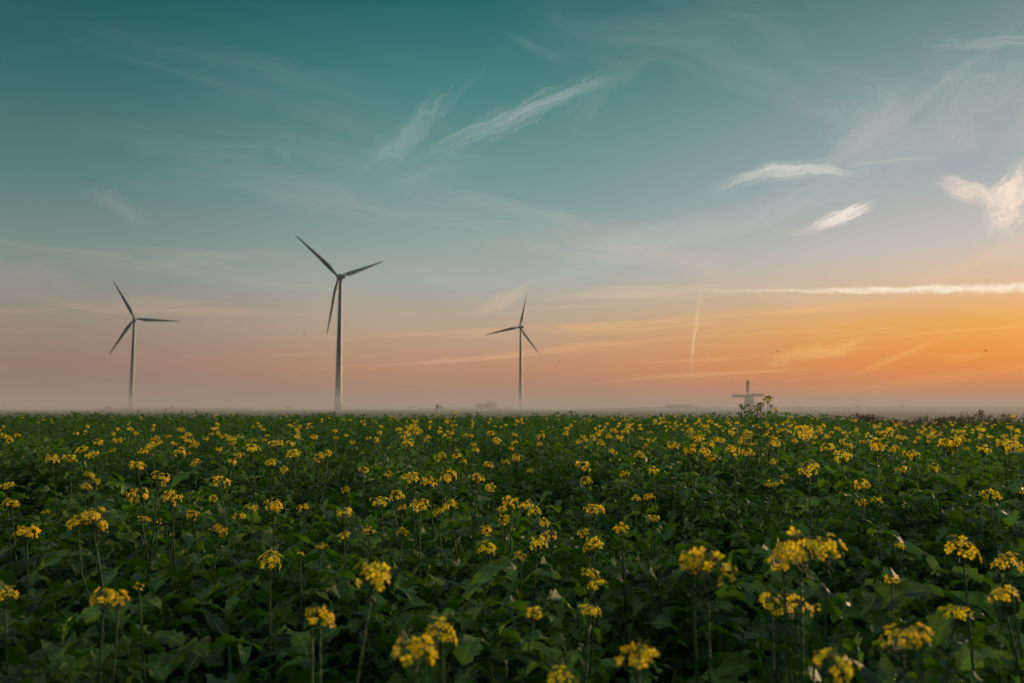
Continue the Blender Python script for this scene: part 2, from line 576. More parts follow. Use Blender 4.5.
def air(name, label, x0, x1, y0, y1, z0, z1, dens, col, aniso):
    b = MB()
    b.box(((x0 + x1) / 2, (y0 + y1) / 2, (z0 + z1) / 2), (x1 - x0, y1 - y0, z1 - z0))
    m, gg = mat(name)
    pv = gg.n('ShaderNodeVolumePrincipled')
    pv.inputs['Color'].default_value = col
    pv.inputs['Density'].default_value = dens
    pv.inputs['Anisotropy'].default_value = aniso
    finish(m, gg, None, volume=pv.outputs[0])
    o = b.obj(name, m)
    o['kind'] = 'stuff'
    o['label'] = label
    return o


air('haze', 'thin evening haze over the whole plain', -9200, 9200, -9200, 9200, -1.0, 165.0, 0.00004, (0.57, 0.535, 0.52, 1), 0.1)
air('mist', 'low ground mist lying over the far fields', -4200, 4200, 95, 5200, -0.6, 8.5, 0.0022, (0.60, 0.58, 0.575, 1), 0.1)


# ------------------------------------------------------------------ wind turbines
def turbine(label, base_xy, hub_h, R, yaw, phases, cone, r0, r1):
    """yaw: heading of the rotor axis (0 = straight at the camera, positive = towards the left)"""
    x, y = base_xy
    t = thing('wind_turbine', label, 'wind turbine', (x, y, 0), 0, 'wind turbines on the plain')
    b = MB()
    nz = 24
    zs = [(hub_h - 1.7) * i / nz for i in range(nz + 1)]
    b.tube([(0, 0, z) for z in zs], [r0 + (r1 - r0) * (z / zs[-1]) ** 0.9 for z in zs], 28)
    b.tube([(0, 0, 0.0), (0, 0, 0.5)], [r0 * 1.45, r0 * 1.4], 28)
    tw = b.obj('tower', M_TOWER, t)
    d = MB()
    d.box((-r0 * 0.4, -r0 * 0.95, 2.0), (1.1, 0.5, 2.4))
    d.obj('door', M_DOOR, tw)
    fr = Vector((-sin(yaw), -cos(yaw), 0.07)).normalized()
    rt = Vector((cos(yaw), -sin(yaw), 0))            # horizontal axis in the rotor plane
    if rt.x < 0:
        rt = -rt
    up = rt.cross(-fr) * -1
    if up.z < 0:
        up = -up
    hubp = Vector((0, 0, hub_h)) + fr * (R * 0.075)
    b = MB()
    secs = [(-R * 0.13, 0.55), (-R * 0.12, 0.85), (-R * 0.03, 1.0), (R * 0.03, 0.98), (R * 0.052, 0.7)]
    hw = R * 0.040
    rows = []
    for s, k in secs:
        c = Vector((0, 0, hub_h)) + fr * s
        ring = []
        for q in range(13):
            an = 2 * pi * q / 12
            cx, cz = cos(an), sin(an)
            pw = 0.5
            ex = math.copysign(abs(cx) ** pw, cx) * hw * k
            ez = math.copysign(abs(cz) ** pw, cz) * hw * 1.05 * k
            ring.append(c + rt * ex + up * ez)
        rows.append(ring)
    b.grid(rows)
    for rg in (rows[0], rows[-1]):
        k0 = len(b.v)
        b.v.extend(tuple(p) for p in rg[:-1])
        b.face(tuple(range(k0, k0 + 12)))
    nc = b.obj('nacelle', M_NACELLE, t)
    v = MB()
    v.tube([Vector((0, 0, hub_h)) - fr * R * 0.10 + up * hw, Vector((0, 0, hub_h)) - fr * R * 0.10 + up * (hw + 1.6)], [0.09, 0.05], 6)
    v.obj('wind_vane', M_DOOR, nc)
    b = MB()
    prof = [(-0.030, 0.030), (-0.012, 0.038), (0.010, 0.036), (0.028, 0.026), (0.040, 0.012), (0.043, 0.001)]
    b.tube([hubp + fr * (R * s) for s, _ in prof], [R * q for _, q in prof], 16)
    b.obj('hub', M_NACELLE, t)
    for ph in phases:
        ph = radians(ph)
        rad = rt * cos(ph) + up * sin(ph)
        tan_ = -rt * sin(ph) + up * cos(ph)
        b = MB()
        rows = []
        for i in range(19):
            s = i / 18
            rr = R * (0.02 + 0.98 * s)
            if s < 0.20:
                ch = R * (0.036 + 0.041 * (s / 0.2) ** 1.5)
            else:
                ch = R * (0.068 * (1 - (s - 0.2) / 0.8) ** 0.85 + 0.009)
            if i == 18:
                ch *= 0.35
            th = ch * (0.95 - 0.72 * min(1, s / 0.22)) if s < 0.22 else ch * (0.23 - 0.10 * s)
            tw_ = radians(16 * (1 - s) ** 2 + 2)
            c = hubp + rad * rr + fr * (cone * R * s ** 1.6)
            cd = tan_ * cos(tw_) + fr * sin(tw_)
            td = fr * cos(tw_) - tan_ * sin(tw_)
            ring = []
            for q in range(11):
                an = 2 * pi * q / 10
                ring.append(c + cd * (cos(an) * ch * 0.5 - ch * 0.16 * min(1, s * 4)) + td * (sin(an) * th * 0.5 * (1.15 + 0.35 * cos(an))))
            rows.append(ring)
        b.grid(rows)
        k0 = len(b.v)
        b.v.extend(tuple(p) for p in rows[-1][:-1])
        b.face(tuple(range(k0, k0 + 10)))
        b.obj('blade', M_BLADE, t)
    return t


def hubpos(px, py, d):
    v = ray(px, py) * d
    return (v.x, v.y), v.z + CAMZ


xy, hh = hubpos(340.6, 276.5, 602)
turbine('tall nearest wind turbine left of centre with one blade hanging down beside its tower', xy, hh, 45.5, radians(138.6), (22.8, 142.8, 262.8), 0.059, 2.75, 1.25)
xy, hh = hubpos(134.45, 318.6, 793)
turbine('wind turbine farthest to the left with one blade pointing level to the right', xy, hh, 43.25, radians(157.4), (-0.8, 119.2, 239.2), 0.056, 2.7, 1.2)
xy, hh = hubpos(520.7, 327.0, 990)
turbine('small distant wind turbine in the middle with one blade pointing nearly straight up', xy, hh, 46.4, radians(151.9), (75.0, 195.0, 315.0), 0.10, 2.8, 1.2)


# ------------------------------------------------------------------ the old windmill
def windmill():
    D = 400.0
    v = ray(749.5, 408.0) * D
    t = thing('windmill', 'old white tower windmill with four lattice sails rising from the mist', 'windmill', (v.x, v.y, 0))
    t.scale = (0.64, 0.64, 0.64)
    az = atan2(v.x, v.y)
    fr = Vector((-sin(az) - 0.22, -cos(az), 0)).normalized()
    fr = (fr + Vector((0, 0, 0.14))).normalized()
    rt = Vector((0, 0, 1)).cross(fr).normalized() * 1.0
    if rt.x < 0:
        rt = -rt
    up = fr.cross(rt)
    if up.z < 0:
        up = -up
    b = MB()
    zs = [0, 0.6, 3, 6, 8.5, 10.6]
    rr = [5.1, 5.0, 4.6, 4.1, 3.7, 3.35]
    b.tube([(0, 0, z) for z in zs], rr, 16)
    body = b.obj('tower', M_WHITEWASH, t)
    dd = MB(); dd.box((-0.8, -4.88, 1.1), (1.3, 0.5, 2.2)); dd.obj('door', M_SAILWOOD, body)
    for zx, zz_, ry in ((-0.9, 4.6, 4.22), (0.8, 7.6, 3.72), (1.8, 4.4, 3.95)):
        w = MB(); w.box((zx, -ry, zz_), (0.8, 0.5, 1.1)); w.obj('window', M_GLASS, body)
    # boat-shaped cap
    b = MB()
    rows = []
    hz = Vector((fr.x, fr.y, 0)).normalized()
    for i in range(9):
        s = -1 + 2 * i / 8
        hw = 3.5 * sqrt(max(0.02, 1 - 0.72 * s * s))
        hg = 3.0 * (1 - 0.45 * s * s) + 0.3 * s
        ring = []
        for q in range(9):
            an = pi * q / 8
            ring.append(Vector((0, 0, 10.6)) + hz * (s * 4.0) + rt * (cos(an) * hw) + Vector((0, 0, sin(an) ** 0.8 * hg)))
        rows.append(ring)
    b.grid(rows)
    for rg in (rows[0], rows[-1]):
        k0 = len(b.v); b.v.extend(tuple(p) for p in rg); b.face(tuple(range(k0, k0 + 9)))
    b.obj('cap', M_THATCH, t)
    hub = Vector((0, 0, 12.0)) + hz * 4.6
    b = MB()
    b.tube([hub - hz * 2.0, hub + fr * 0.7], [0.45, 0.42], 10)
    b.box(hub + fr * 0.25, (1.1, 1.1, 1.1))
    b.obj('windshaft', M_SAILWOOD, t)
    for k in range(4):
        ph = radians(87 + 90 * k)
        ra = rt * cos(ph) + up * sin(ph)
        ta = -rt * sin(ph) + up * cos(ph)
        b = MB()
        L = 12.2
        c0 = hub + fr * (0.45 if k % 2 else 0.15)
        b.tube([c0, c0 + ra * L * 0.5, c0 + ra * L], [0.30, 0.24, 0.16], 4)
        for off in (0.9, 1.75):
            b.tube([c0 + ra * 2.2 + ta * off, c0 + ra * L * 0.985 + ta * off], [0.09, 0.07], 4)
        b.tube([c0 + ra * 2.6 - ta * 0.55, c0 + ra * L * 0.97 - ta * 0.5], [0.16, 0.12], 4)
        for i in range(19):
            p = c0 + ra * (2.3 + i * (L - 2.5) / 18)
            b.tube([p - ta * 0.6, p + ta * 1.8], [0.075, 0.055], 4)
        sl = b.obj('sail', M_SAILWOOD, t)
        cl = MB()
        rows = []
        for i in range(9):
            rr_ = 2.5 + i * (L - 2.9) / 8
            rows.append([c0 + ra * rr_ + ta * q + fr * (0.09 + 0.10 * sin(pi * min(1, q / 1.75))) for q in (0.05, 0.5, 0.95, 1.35, 1.72)])
        cl.grid(rows)
        o = cl.obj('sailcloth', M_SAILWOOD, sl)
        o.modifiers.new('thick', 'SOLIDIFY').thickness = 0.03
    b = MB()
    for sx in (-1, 1):
        b.tube([Vector((0, 0, 12.4)) - hz * 3.6 + rt * sx * 1.6, Vector((0, 0, 1.2)) - hz * 9.0 + rt * sx * 0.3], [0.16, 0.14], 5)
    b.tube([Vector((0, 0, 11.8)) - hz * 3.9, Vector((0, 0, 0.9)) - hz * 9.2], [0.22, 0.18], 5)
    b.obj('tail_pole', M_SAILWOOD, t)


windmill()


# ------------------------------------------------------------------ far farm buildings
def barn(label, px, d, w, h, ridge, depth):
    v = ray(px, 408) * d
    t = thing('barn', label, 'barn', (v.x, v.y, 0), -atan2(v.x, v.y), 'farm buildings in the mist')
    b = MB()
    b.box((0, 0, h / 2), (w, depth, h))
    wl = b.obj('wall', M_BARN, t)
    d_ = MB(); d_.box((-w * 0.18, -depth / 2, h * 0.42), (w * 0.12, 0.24, h * 0.84)); d_.obj('door', M_SAILWOOD, t)
    for k in (0.12, 0.3):
        q = MB(); q.box((w * k, -depth / 2, h * 0.6), (w * 0.07, 0.2, h * 0.3)); q.obj('window', M_GLASS, wl)
    r = MB()
    o = 0.5
    xs = (-w / 2 - o, w / 2 + o)
    k0 = 0
    for x_ in xs:
        r.v += [(x_, -depth / 2 - o, h - 0.15), (x_, 0, ridge), (x_, depth / 2 + o, h - 0.15), (x_, depth / 2 + o, h + 0.15), (x_, 0, ridge + 0.35), (x_, -depth / 2 - o, h + 0.15)]
    for q in range(6):
        a_, b_ = q, (q + 1) % 6
        r.face((a_, b_, b_ + 6, a_ + 6), 0, 0.5, False)
    r.face((0, 1, 4, 5), 0, .5, False); r.face((1, 2, 3, 4), 0, .5, False)
    r.face((6, 11, 10, 7), 0, .5, False); r.face((7, 10, 9, 8), 0, .5, False)
    rf = r.obj('roof', M_BARNROOF, t)
    return t


barn('long low barn roof in the mist left of the windmill', 679, 720, 24, 2.6, 4.6, 9)
barn('small shed at the right-hand end of the long low barn', 696, 740, 5, 1.9, 3.0, 4)


# ------------------------------------------------------------------ far trees and bushes
def leaf_cloud(b, lobes, count, size, mi=0, rnd=random):
    for _ in range(count):
        c, r = rnd.choice(lobes)
        while True:
            p = Vector((rnd.uniform(-1, 1), rnd.uniform(-1, 1), rnd.uniform(-1, 1)))
            if 0.25 < p.length < 1:
                break
        p = p.normalized() * (p.length ** 0.6)
        q = Vector(c) + Vector((p.x * r[0], p.y * r[1], p.z * r[2]))
        u = Vector((rnd.gauss(0, 1), rnd.gauss(0, 1), rnd.gauss(0, 1))).normalized()
        w = u.orthogonal().normalized()
        s = size * rnd.uniform(0.6, 1.4)
        k0 = len(b.v)
        h = u.cross(w) * s * 0.25
        b.v += [tuple(q - u * s), tuple(q + w * s * 0.6 + h), tuple(q + u * s), tuple(q - w * s * 0.6 + h)]
        b.face((k0, k0 + 1, k0 + 2, k0 + 3), mi, rnd.random())


def tree(label, px, d, w, h, seed, name='tree', group='trees in the mist'):
    rnd = random.Random(seed)
    v = ray(px, 408) * d
    t = thing(name, label, 'tree', (v.x, v.y, 0), 0, group)
    b = MB()
    b.tube([(0, 0, 0), (0.1, 0, h * 0.2), (-0.1, 0.1, h * 0.45), (0.1, 0, h * 0.72)], [0.05 * h * 0.7, 0.035 * h, 0.025 * h, 0.008 * h], 7)
    for k in range(7):
        an = 2.4 * k + rnd.random(); z0 = h * (0.18 + 0.07 * k)
        e = Vector((cos(an) * w * 0.34, sin(an) * w * 0.34, z0 + h * rnd.uniform(0.12, 0.26)))
        b.tube([(0, 0, z0), e * 0.55 + Vector((0, 0, z0 * 0.5)), e], [0.018 * h, 0.012 * h, 0.004 * h], 5)
    b.obj('trunk', M_BARK, t)
    lobes = [((0, 0, h * 0.56), (w * 0.38, w * 0.36, h * 0.38))]
    for k in range(9):
        an = 2 * pi * k / 9 + rnd.uniform(-.3, .3)
        lobes.append(((cos(an) * w * 0.30, sin(an) * w * 0.30, h * rnd.uniform(0.28, 0.74)), (w * 0.20, w * 0.20, h * rnd.uniform(0.16, 0.24))))
    c = MB()
    leaf_cloud(c, lobes, 1500, 0.045 * h, 0, rnd)
    c.obj('crown', M_TREE, t)
    return t


tree('broad round tree in the mist just left of the smallest turbine', 490, 680, 12.9, 8.2, 1)
tree('lower tree leaning against the left side of the broad round tree', 480, 700, 8.2, 6.1, 2)
tree('small round tree alone in the mist between the tallest and smallest turbines', 439, 612, 6.1, 4.8, 3)
tree('very faint low tree in the mist right of the tallest turbine', 412, 816, 8.2, 4.1, 4)
tree('faint low tree in the mist left of the tallest turbine', 288, 748, 6.1, 3.9, 5)
tree('faint tree on the skyline well to the right of the windmill', 857, 850, 7.5, 5.5, 6)
tree('faint tree on the skyline closest to the right of the windmill', 798, 884, 6.8, 4.8, 7)
tree('faintest pale tree on the skyline, last of the row right of the windmill', 901, 850, 8.2, 5.9, 8)
tree('wide faint tree on the skyline between two others right of the windmill', 842, 884, 7.5, 4.4, 9)
tree('faint bushy tree in the mist right of the leftmost turbine tower', 172, 612, 5.4, 3.3, 10)
tree('faint low tree in the mist left of the leftmost turbine tower', 108, 646, 6.1, 3.8, 11)


def hedge(label, x0, x1, d, h, seed):
    rnd = random.Random(seed)
    a_, c_ = ray(x0, 408) * d, ray(x1, 408) * d
    mid = (a_ + c_) / 2
    t = thing('hedgerow', label, 'hedge', (mid.x, mid.y, 0), 0, 'hedgerows in the mist')
    lobes = []
    L = c_.x - a_.x
    nl = int(L / 4)
    b = MB()
    for i in range(nl):
        x = -L / 2 + L * (i + 0.5) / nl
        hh_ = h * rnd.uniform(0.55, 1.0)
        lobes.append(((x, rnd.uniform(-1, 1), hh_ * 0.5), (3.2, 2.0, hh_ * 0.55)))
    c = MB()
    leaf_cloud(c, lobes, nl * 60, 0.5, 0, rnd)
    c.obj('foliage', M_TREE, t)


hedge('long faint hedgerow in the mist behind the round trees', 420, 515, 782, 2.4, 31)
hedge('long faint hedgerow in the mist at the foot of the leftmost turbine', 96, 250, 646, 1.8, 32)


def bramble(label, px, d, w, h, seed):
    rnd = random.Random(seed)
    v = ray(px, 412) * d
    t = thing('bramble_bush', label, 'bush', (v.x, v.y, 0), rnd.uniform(0, 6), 'brown bushes along the right edge of the crop')
    b = MB()
    for k in range(26):
        an = rnd.uniform(0, 2 * pi); r = w * 0.5 * rnd.random() ** 0.5
        top = Vector((cos(an) * r, sin(an) * r, h * rnd.uniform(0.6, 1.0) * (1 - 0.5 * (r / w * 1.6) ** 2)))
        b.tube([(0, 0, 0), Vector((top.x * 0.3, top.y * 0.3, top.z * 0.1)), top * 0.6 + Vector((0, 0, top.z * 0.12)), top, top * 1.1 - Vector((0, 0, 0.04))], [0.0002, 0.012, 0.010, 0.006, 0.003], 4)
    b.obj('stem', M_BARK, t, weld=0.002)
    lobes = [((0, 0, h * 0.45), (w * 0.45, w * 0.45, h * 0.45))]
    for k in range(8):
        an = rnd.uniform(0, 2 * pi); r = w * 0.32
        lobes.append(((cos(an) * r, sin(an) * r, h * rnd.uniform(0.3, 0.7)), (w * 0.2, w * 0.2, h * rnd.uniform(0.18, 0.3))))
    c = MB()
    leaf_cloud(c, lobes, 900, 0.055, 0, rnd)
    c.obj('foliage', M_SCRUB, t)


for lab, px, d, w, h, sd_ in (
    ('brown mounded bush rising highest beyond the crop, right of the windmill', 857, 35, 2.38, 1.14, 51),
    ('low brown bush sloping down from the right side of the mounded bush', 884, 36, 1.97, 0.91, 52),
    ('small brown bush against the left side of the mounded bush', 832, 38, 1.64, 0.85, 53),
    ('low brown bush in the dip of the hedge, behind the yellow flowers', 908, 34, 1.80, 0.83, 54),
    ('rounded brown bush just right of the dip in the hedge', 934, 33, 1.97, 1.04, 55),
    ('broad dark brown bush in the middle of the bushes near the right edge', 962, 31, 2.21, 1.17, 56),
    ('dark brown bush with ragged top, second from the right edge', 990, 30, 2.05, 1.19, 57),
    ('tall dark brown bush cut off by the right edge of the view', 1022, 29, 2.30, 1.17, 58),
): bramble(lab, px, d, w, h * 1.12, sd_)


# ------------------------------------------------------------------ birds
def bird(label, px, py, d, span, flap, yaw):
    v = ray(px, py) * d
    b = MB()
    b.tube([(0, -0.5 * span, 0.0), (0, -0.28 * span, 0.01 * span), (0, 0, 0.0), (0, 0.22 * span, 0.02 * span), (0, 0.30 * span, 0.03 * span), (0, 0.36 * span, 0.02 * span)],
           [0.015 * span, 0.03 * span, 0.07 * span, 0.05 * span, 0.035 * span, 0.005 * span], 8)
    for s in (-1, 1):
        rows = []
        for i in range(7):
            q = i / 6
            x = s * span * (0.03 + 0.5 * q)
            z = span * (0.03 + flap * sin(q * 2.0)) 
            ch = span * (0.13 * (1 - q) ** 0.6 + 0.02)
            yy = span * (0.08 - 0.14 * q * q)
            rows.append([(x, yy + ch, z), (x, yy + ch * 0.4, z + 0.012 * span), (x, yy - ch, z - 0.005 * span)])
        b.grid(rows)
    b.face((len(b.v) - 1, len(b.v) - 2, len(b.v) - 3))
    o = b.obj('bird', M_BIRD, None, (v.x, v.y, v.z + CAMZ))
    o.rotation_euler = (0.1, 0.15, yaw)
    o['label'] = label
    o['category'] = 'bird'
    o['group'] = 'birds in the evening sky'


bird('tiny dark bird in the orange sky near the right edge', 986, 351, 170, 0.86, 0.22, 1.1)
bird('tiny dark bird in flight above and right of the windmill', 777.5, 351.5, 230, 0.92, 0.16, 1.3)
bird('tiny dark bird in flight just right of the smallest turbine', 558.5, 361, 260, 0.92, 0.2, -1.2)
bird('tiny dark bird in flight left of the tallest turbine tower', 304.6, 335, 260, 0.98, 0.12, -1.0)
bird('tiny dark bird in flight right of the leftmost turbine', 177, 355, 260, 0.98, 0.18, 1.2)


# ------------------------------------------------------------------ mustard plants: shapes
def leaf(b, rnd, origin, heading, L, Wd, up0, droop, n=11, m=5, mi=0, lobed=True):
    """lobed, toothed, arching mustard leaf as one curved sheet"""
    tone = rnd.random()
    hd = Vector((cos(heading), sin(heading), 0)); sd_ = Vector((-sin(heading), cos(heading), 0))
    p = Vector(origin); an = up0
    ph1, ph2 = rnd.uniform(0, 6), rnd.uniform(0, 6)
    fold = rnd.uniform(0.0, 0.9)
    roll = rnd.uniform(-0.9, 0.9)
    wav = rnd.uniform(0.14, 0.46)
    rows = []
    step = L / n
    for i in range(n + 1):
        t = i / n
        nrm = Vector((-hd.x * sin(an), -hd.y * sin(an), cos(an)))
        side = (sd_ * cos(roll * t) + nrm * sin(roll * t))
        nr = (nrm * cos(roll * t) - sd_ * sin(roll * t))
        if lobed:
            if t < 0.13:
                w = 0.05
            elif t < 0.56:
                k_ = (t - 0.13) / 0.43
                w = 0.10 + (0.16 + 0.42 * k_) * max(0.0, sin(k_ * 3 * pi + 0.2)) ** 0.7
                w = w if n > 8 else 0.16 + 0.3 * k_
            else:
                q = (t - 0.56) / 0.44
                w = 0.20 + 0.78 * sin(pi * min(1, 0.10 + 0.90 * q)) ** 0.75
                if i == n:
                    w = 0.03
        else:
            w = sin(pi * min(1, t * 0.92 + 0.08)) ** 0.8 * 0.75 + 0.03
        row = []
        for j in range(m):
            s = -1 + 2 * j / (m - 1)
            tooth = 1 + (0.20 * (1 if (i + (j > m // 2)) % 2 else -1) * abs(s) if (lobed and t > 0.2) else 0)
            ww = w * Wd * 0.5 * s * tooth
            z = abs(ww) * fold + wav * Wd * 0.5 * abs(s) * sin(t * 13 + ph1 + (2.1 if s > 0 else 0)) + 0.05 * Wd * sin(t * 23 + ph2 + s * 3)
            row.append(p + side * ww + nr * z)
        rows.append(row)
        p = p + (hd * cos(an) + Vector((0, 0, sin(an)))) * step
        an -= droop / n * (0.5 + 1.2 * t)
    k0 = len(b.v)
    b.ribs += [k0 + i * m + m // 2 for i in range(len(rows))]
    b.grid(rows, mi, tone)


def foliage_mb(rnd, h, nl, size, n=11, m=5, spread=1.0, low=0.36):
    """bushy leaf mass: a few shoots, each with leaves that rise, arch over and hang"""
    b = MB()
    ns = 4
    shoots = [(0.0, 0.0, h)]
    g1 = rnd.uniform(0, 6.28)
    for k in range(ns - 1):
        an = g1 + k * 2.1 + rnd.uniform(-.4, .4)
        r = rnd.uniform(0.05, 0.11) * spread
        shoots.append((cos(an) * r, sin(an) * r, h * rnd.uniform(0.74, 0.97)))
    g0 = rnd.uniform(0, 6.28)
    per = max(2, nl // ns)
    for sx, sy, sh in shoots:
        for k in range(per):
            q = k / (per - 1)
            z = sh * (low + (0.98 - low) * q ** 0.8)
            an = g0 + k * 2.399 + rnd.uniform(-0.5, 0.5)
            g0 += 0.7
            if sx or sy:
                out = atan2(sy, sx)
                an = out + (((an - out + pi) % (2 * pi)) - pi) * 0.8
            L = size * (1.25 - 0.62 * q) * rnd.uniform(0.6, 1.4)
            Wd = L * rnd.uniform(0.25, 0.42)
            r0 = 0.012
            leaf(b, rnd, (sx + cos(an) * r0, sy + sin(an) * r0, z - 0.03), an, L, Wd, rnd.uniform(0.25, 1.0), rnd.uniform(0.9, 2.3), n, m, 0, rnd.random() < 0.7)
    return b


def stem_mb(rnd, h, lean=(0, 0), r0=0.006, r1=0.0025, n=6, mi=0, branches=4, bh=0.8):
    b = MB()
    pts = []
    for i in range(7):
        t = i / 6
        pts.append((lean[0] * t ** 1.6 + 0.008 * sin(t * 5 + h * 40), lean[1] * t ** 1.6 + 0.008 * cos(t * 4 + h * 30), h * t))
    pts[-1] = (lean[0], lean[1], h)
    b.tube(pts, [r0 + (r1 - r0) * i / 6 for i in range(7)], n, mi, rnd.random())
    for k in range(branches):
        z = h * rnd.uniform(0.3, bh); an = rnd.uniform(0, 6.28); L = rnd.uniform(0.08, 0.2)
        b.tube([(0, 0, z), (cos(an) * L * .6, sin(an) * L * .6, z + L * .55), (cos(an) * L, sin(an) * L, z + L * 1.1)], [0.003, 0.0025, 0.0015], 4, mi, rnd.random())
    return b


def head_mb(rnd, R, nf, detail, bloom=1.0, bs=1.0):
    """flower head: florets of four petals round a dome, on thin stalks"""
    b = MB(); buds = MB()
    H = R * rnd.uniform(0.55, 0.8)
    off = rnd.uniform(0, 6.28)
    gap = rnd.uniform(0, 6.28); el = rnd.uniform(0.78, 1.0)
    for k in range(nf):
        q = (k + 0.5) / nf
        th = radians(28 + 84 * q ** 0.8) + rnd.uniform(-0.12, 0.12)
        ph = off + k * 2.399 + rnd.uniform(-0.35, 0.35)
        rr = R * rnd.uniform(0.62, 1.32)
        if cos(ph - gap) > 0.80 and rnd.random() < 0.6:
            continue
        pos = Vector((sin(th) * cos(ph) * rr, sin(th) * sin(ph) * rr * el, cos(th) * H * 1.1 + rnd.uniform(-.22, .2) * R))
        nrm = Vector((sin(th) * cos(ph), sin(th) * sin(ph), cos(th) * 0.8 + 0.35)).normalized()
        nrm = (nrm + Vector((rnd.gauss(0, .22), rnd.gauss(0, .22), rnd.gauss(0, .22)))).normalized()
        u = nrm.orthogonal().normalized(); w = nrm.cross(u)
        a0 = rnd.uniform(0, 6.28)
        fs = 0.0088 * rnd.uniform(0.75, 1.2) * (R / 0.03) ** 0.35
        tone = rnd.random()
        if rnd.random() > bloom:
            buds.blob(pos, 0.0022 * bs, nrm, 1.7, 0, rnd.random(), 5, 3)
        else:
            cup = rnd.uniform(0.05, 0.55)
            for p in range(4):
                aa = a0 + p * pi / 2 + rnd.uniform(-.15, .15)
                d = u * cos(aa) + w * sin(aa); s = -u * sin(aa) + w * cos(aa)
                k0 = len(b.v)
                if detail >= 2:
                    b.v += [tuple(pos + d * fs * 0.10), tuple(pos + d * fs * 0.55 + s * fs * 0.36 + nrm * fs * cup * 0.35), tuple(pos + d * fs * 0.95 + s * fs * 0.30 + nrm * fs * cup * 0.40),
                            tuple(pos + d * fs * 1.08 + nrm * fs * cup * 0.45), tuple(pos + d * fs * 0.95 - s * fs * 0.30 + nrm * fs * cup * 0.40), tuple(pos + d * fs * 0.55 - s * fs * 0.36 + nrm * fs * cup * 0.35)]
                    b.face((k0, k0 + 1, k0 + 2, k0 + 3), 0, tone); b.face((k0, k0 + 3, k0 + 4, k0 + 5), 0, tone)
                else:
                    b.v += [tuple(pos), tuple(pos + d * fs * 0.7 + s * fs * 0.5 + nrm * fs * cup * .4), tuple(pos + d * fs * 1.1 + nrm * fs * cup * .4), tuple(pos + d * fs * 0.7 - s * fs * 0.5 + nrm * fs * cup * .4)]
                    b.face((k0, k0 + 1, k0 + 2, k0 + 3), 0, tone)
        if detail >= 1:
            base_ = Vector((0, 0, -R * (0.35 + 1.1 * q)))
            b.tube([base_, (base_ + pos) * 0.5 + Vector((pos.x, pos.y, 0)) * 0.15, pos], [0.0008, 0.0007, 0.0006], 3, 1, rnd.random(), False)
    for k in range(int(nf * 0.7)):
        an = k * 2.399; r = R * 0.42 * sqrt((k + 0.5) / (nf * 0.7))
        d = Vector((cos(an) * r / R, sin(an) * r / R, 1)).normalized()
        buds.blob((cos(an) * r, sin(an) * r, H * 0.92 - r * 0.5), 0.0021 * rnd.uniform(.7, 1.3), d, 1.8, 0, rnd.random(), 5, 3)
    return b, buds


R0 = random.Random(21)
# flower heads shared by all plants: (petals + stalklets) and the green bud cluster
HEADS = []
for k in range(8):
    rnd = random.Random(100 + k)
    hb, bb = head_mb(rnd, 0.030, rnd.randint(23, 31), 2, rnd.choice((1.0, 0.95, 0.8)))
    HEADS.append((hb.mesh('flower_head', [M_PETAL, M_STEM]), bb.mesh('bud_cluster', [M_BUD])))
SPARSE = []
for k in range(4):
    rnd = random.Random(140 + k)
    hb, bb = head_mb(rnd, 0.026, 14, 2, 0.6)
    SPARSE.append((hb.mesh('flower_head', [M_PETAL, M_STEM]), bb.mesh('bud_cluster', [M_BUD])))
DUSKY = []  # heads of dark buds; their colour also stands in for backlit shade
for k in range(4):
    rnd = random.Random(170 + k)
    hb, bb = head_mb(rnd, 0.030, 30, 2, 0.25, 1.9)
    DUSKY.append((hb.mesh('flower_head', [M_PETAL, M_STEM]), bb.mesh('bud_cluster', [M_BUD])))
# foliage shared: low leafy skirts below a flower stalk, and full leafy plants
SKIRT = [foliage_mb(random.Random(200 + k), 0.80, 40, 0.140, 15, 5, 0.8, 0.42).mesh('foliage', [M_LEAF]) for k in range(6)]
LEAFY = [foliage_mb(random.Random(230 + k), 0.86, 68, 0.175, 15, 5, 0.8, 0.30).mesh('foliage', [M_LEAF]) for k in range(8)]
LSTEM = [stem_mb(random.Random(260 + k), 0.70, (0, 0), 0.008, 0.003, 6, 0, 3, 0.6).mesh('stem', [M_STEM]) for k in range(4)]

NUMW = ['one', 'two', 'three', 'four', 'five']
ORD = ['', 'second ', 'third ', 'fourth ', 'fifth ', 'sixth ', 'seventh ', 'eighth ', 'ninth ', 'tenth ', 'eleventh ', 'twelfth ', 'thirteenth ', 'fourteenth ',
       'fifteenth ', 'sixteenth ', 'seventeenth ', 'eighteenth ', 'nineteenth ', 'twentieth ', 'twenty-first ', 'twenty-second ', 'twenty-third ', 'twenty-fourth ',
       'twenty-fifth ', 'twenty-sixth ', 'twenty-seventh ', 'twenty-eighth ', 'twenty-ninth ', 'thirtieth ', 'thirty-first ', 'thirty-second ', 'thirty-third ', 'thirty-fourth ', 'thirty-fifth ']
BANDS = [(60, 'at the left edge'), (115, 'left of the leftmost turbine'), (160, 'below the leftmost turbine'), (235, 'right of the leftmost turbine'), (300, 'left of the tallest turbine'),
         (380, 'below the tallest turbine'), (440, 'right of the tallest turbine'), (500, 'left of the smallest turbine'), (545, 'below the smallest turbine'), (610, 'right of the smallest turbine'),
         (690, 'left of the windmill'), (770, 'below the windmill'), (850, 'right of the windmill'), (940, 'nearer the right edge'), (1e9, 'along the right edge')]


def band(px):
    for lim, s in BANDS:
        if px < lim:
            return s


TIPS = []
PLANTS = []          # (object, kind, distance, photo x, words for its look)


def rootxy(x, y):
    return 512 + F * x / (y * cos(PITCH))


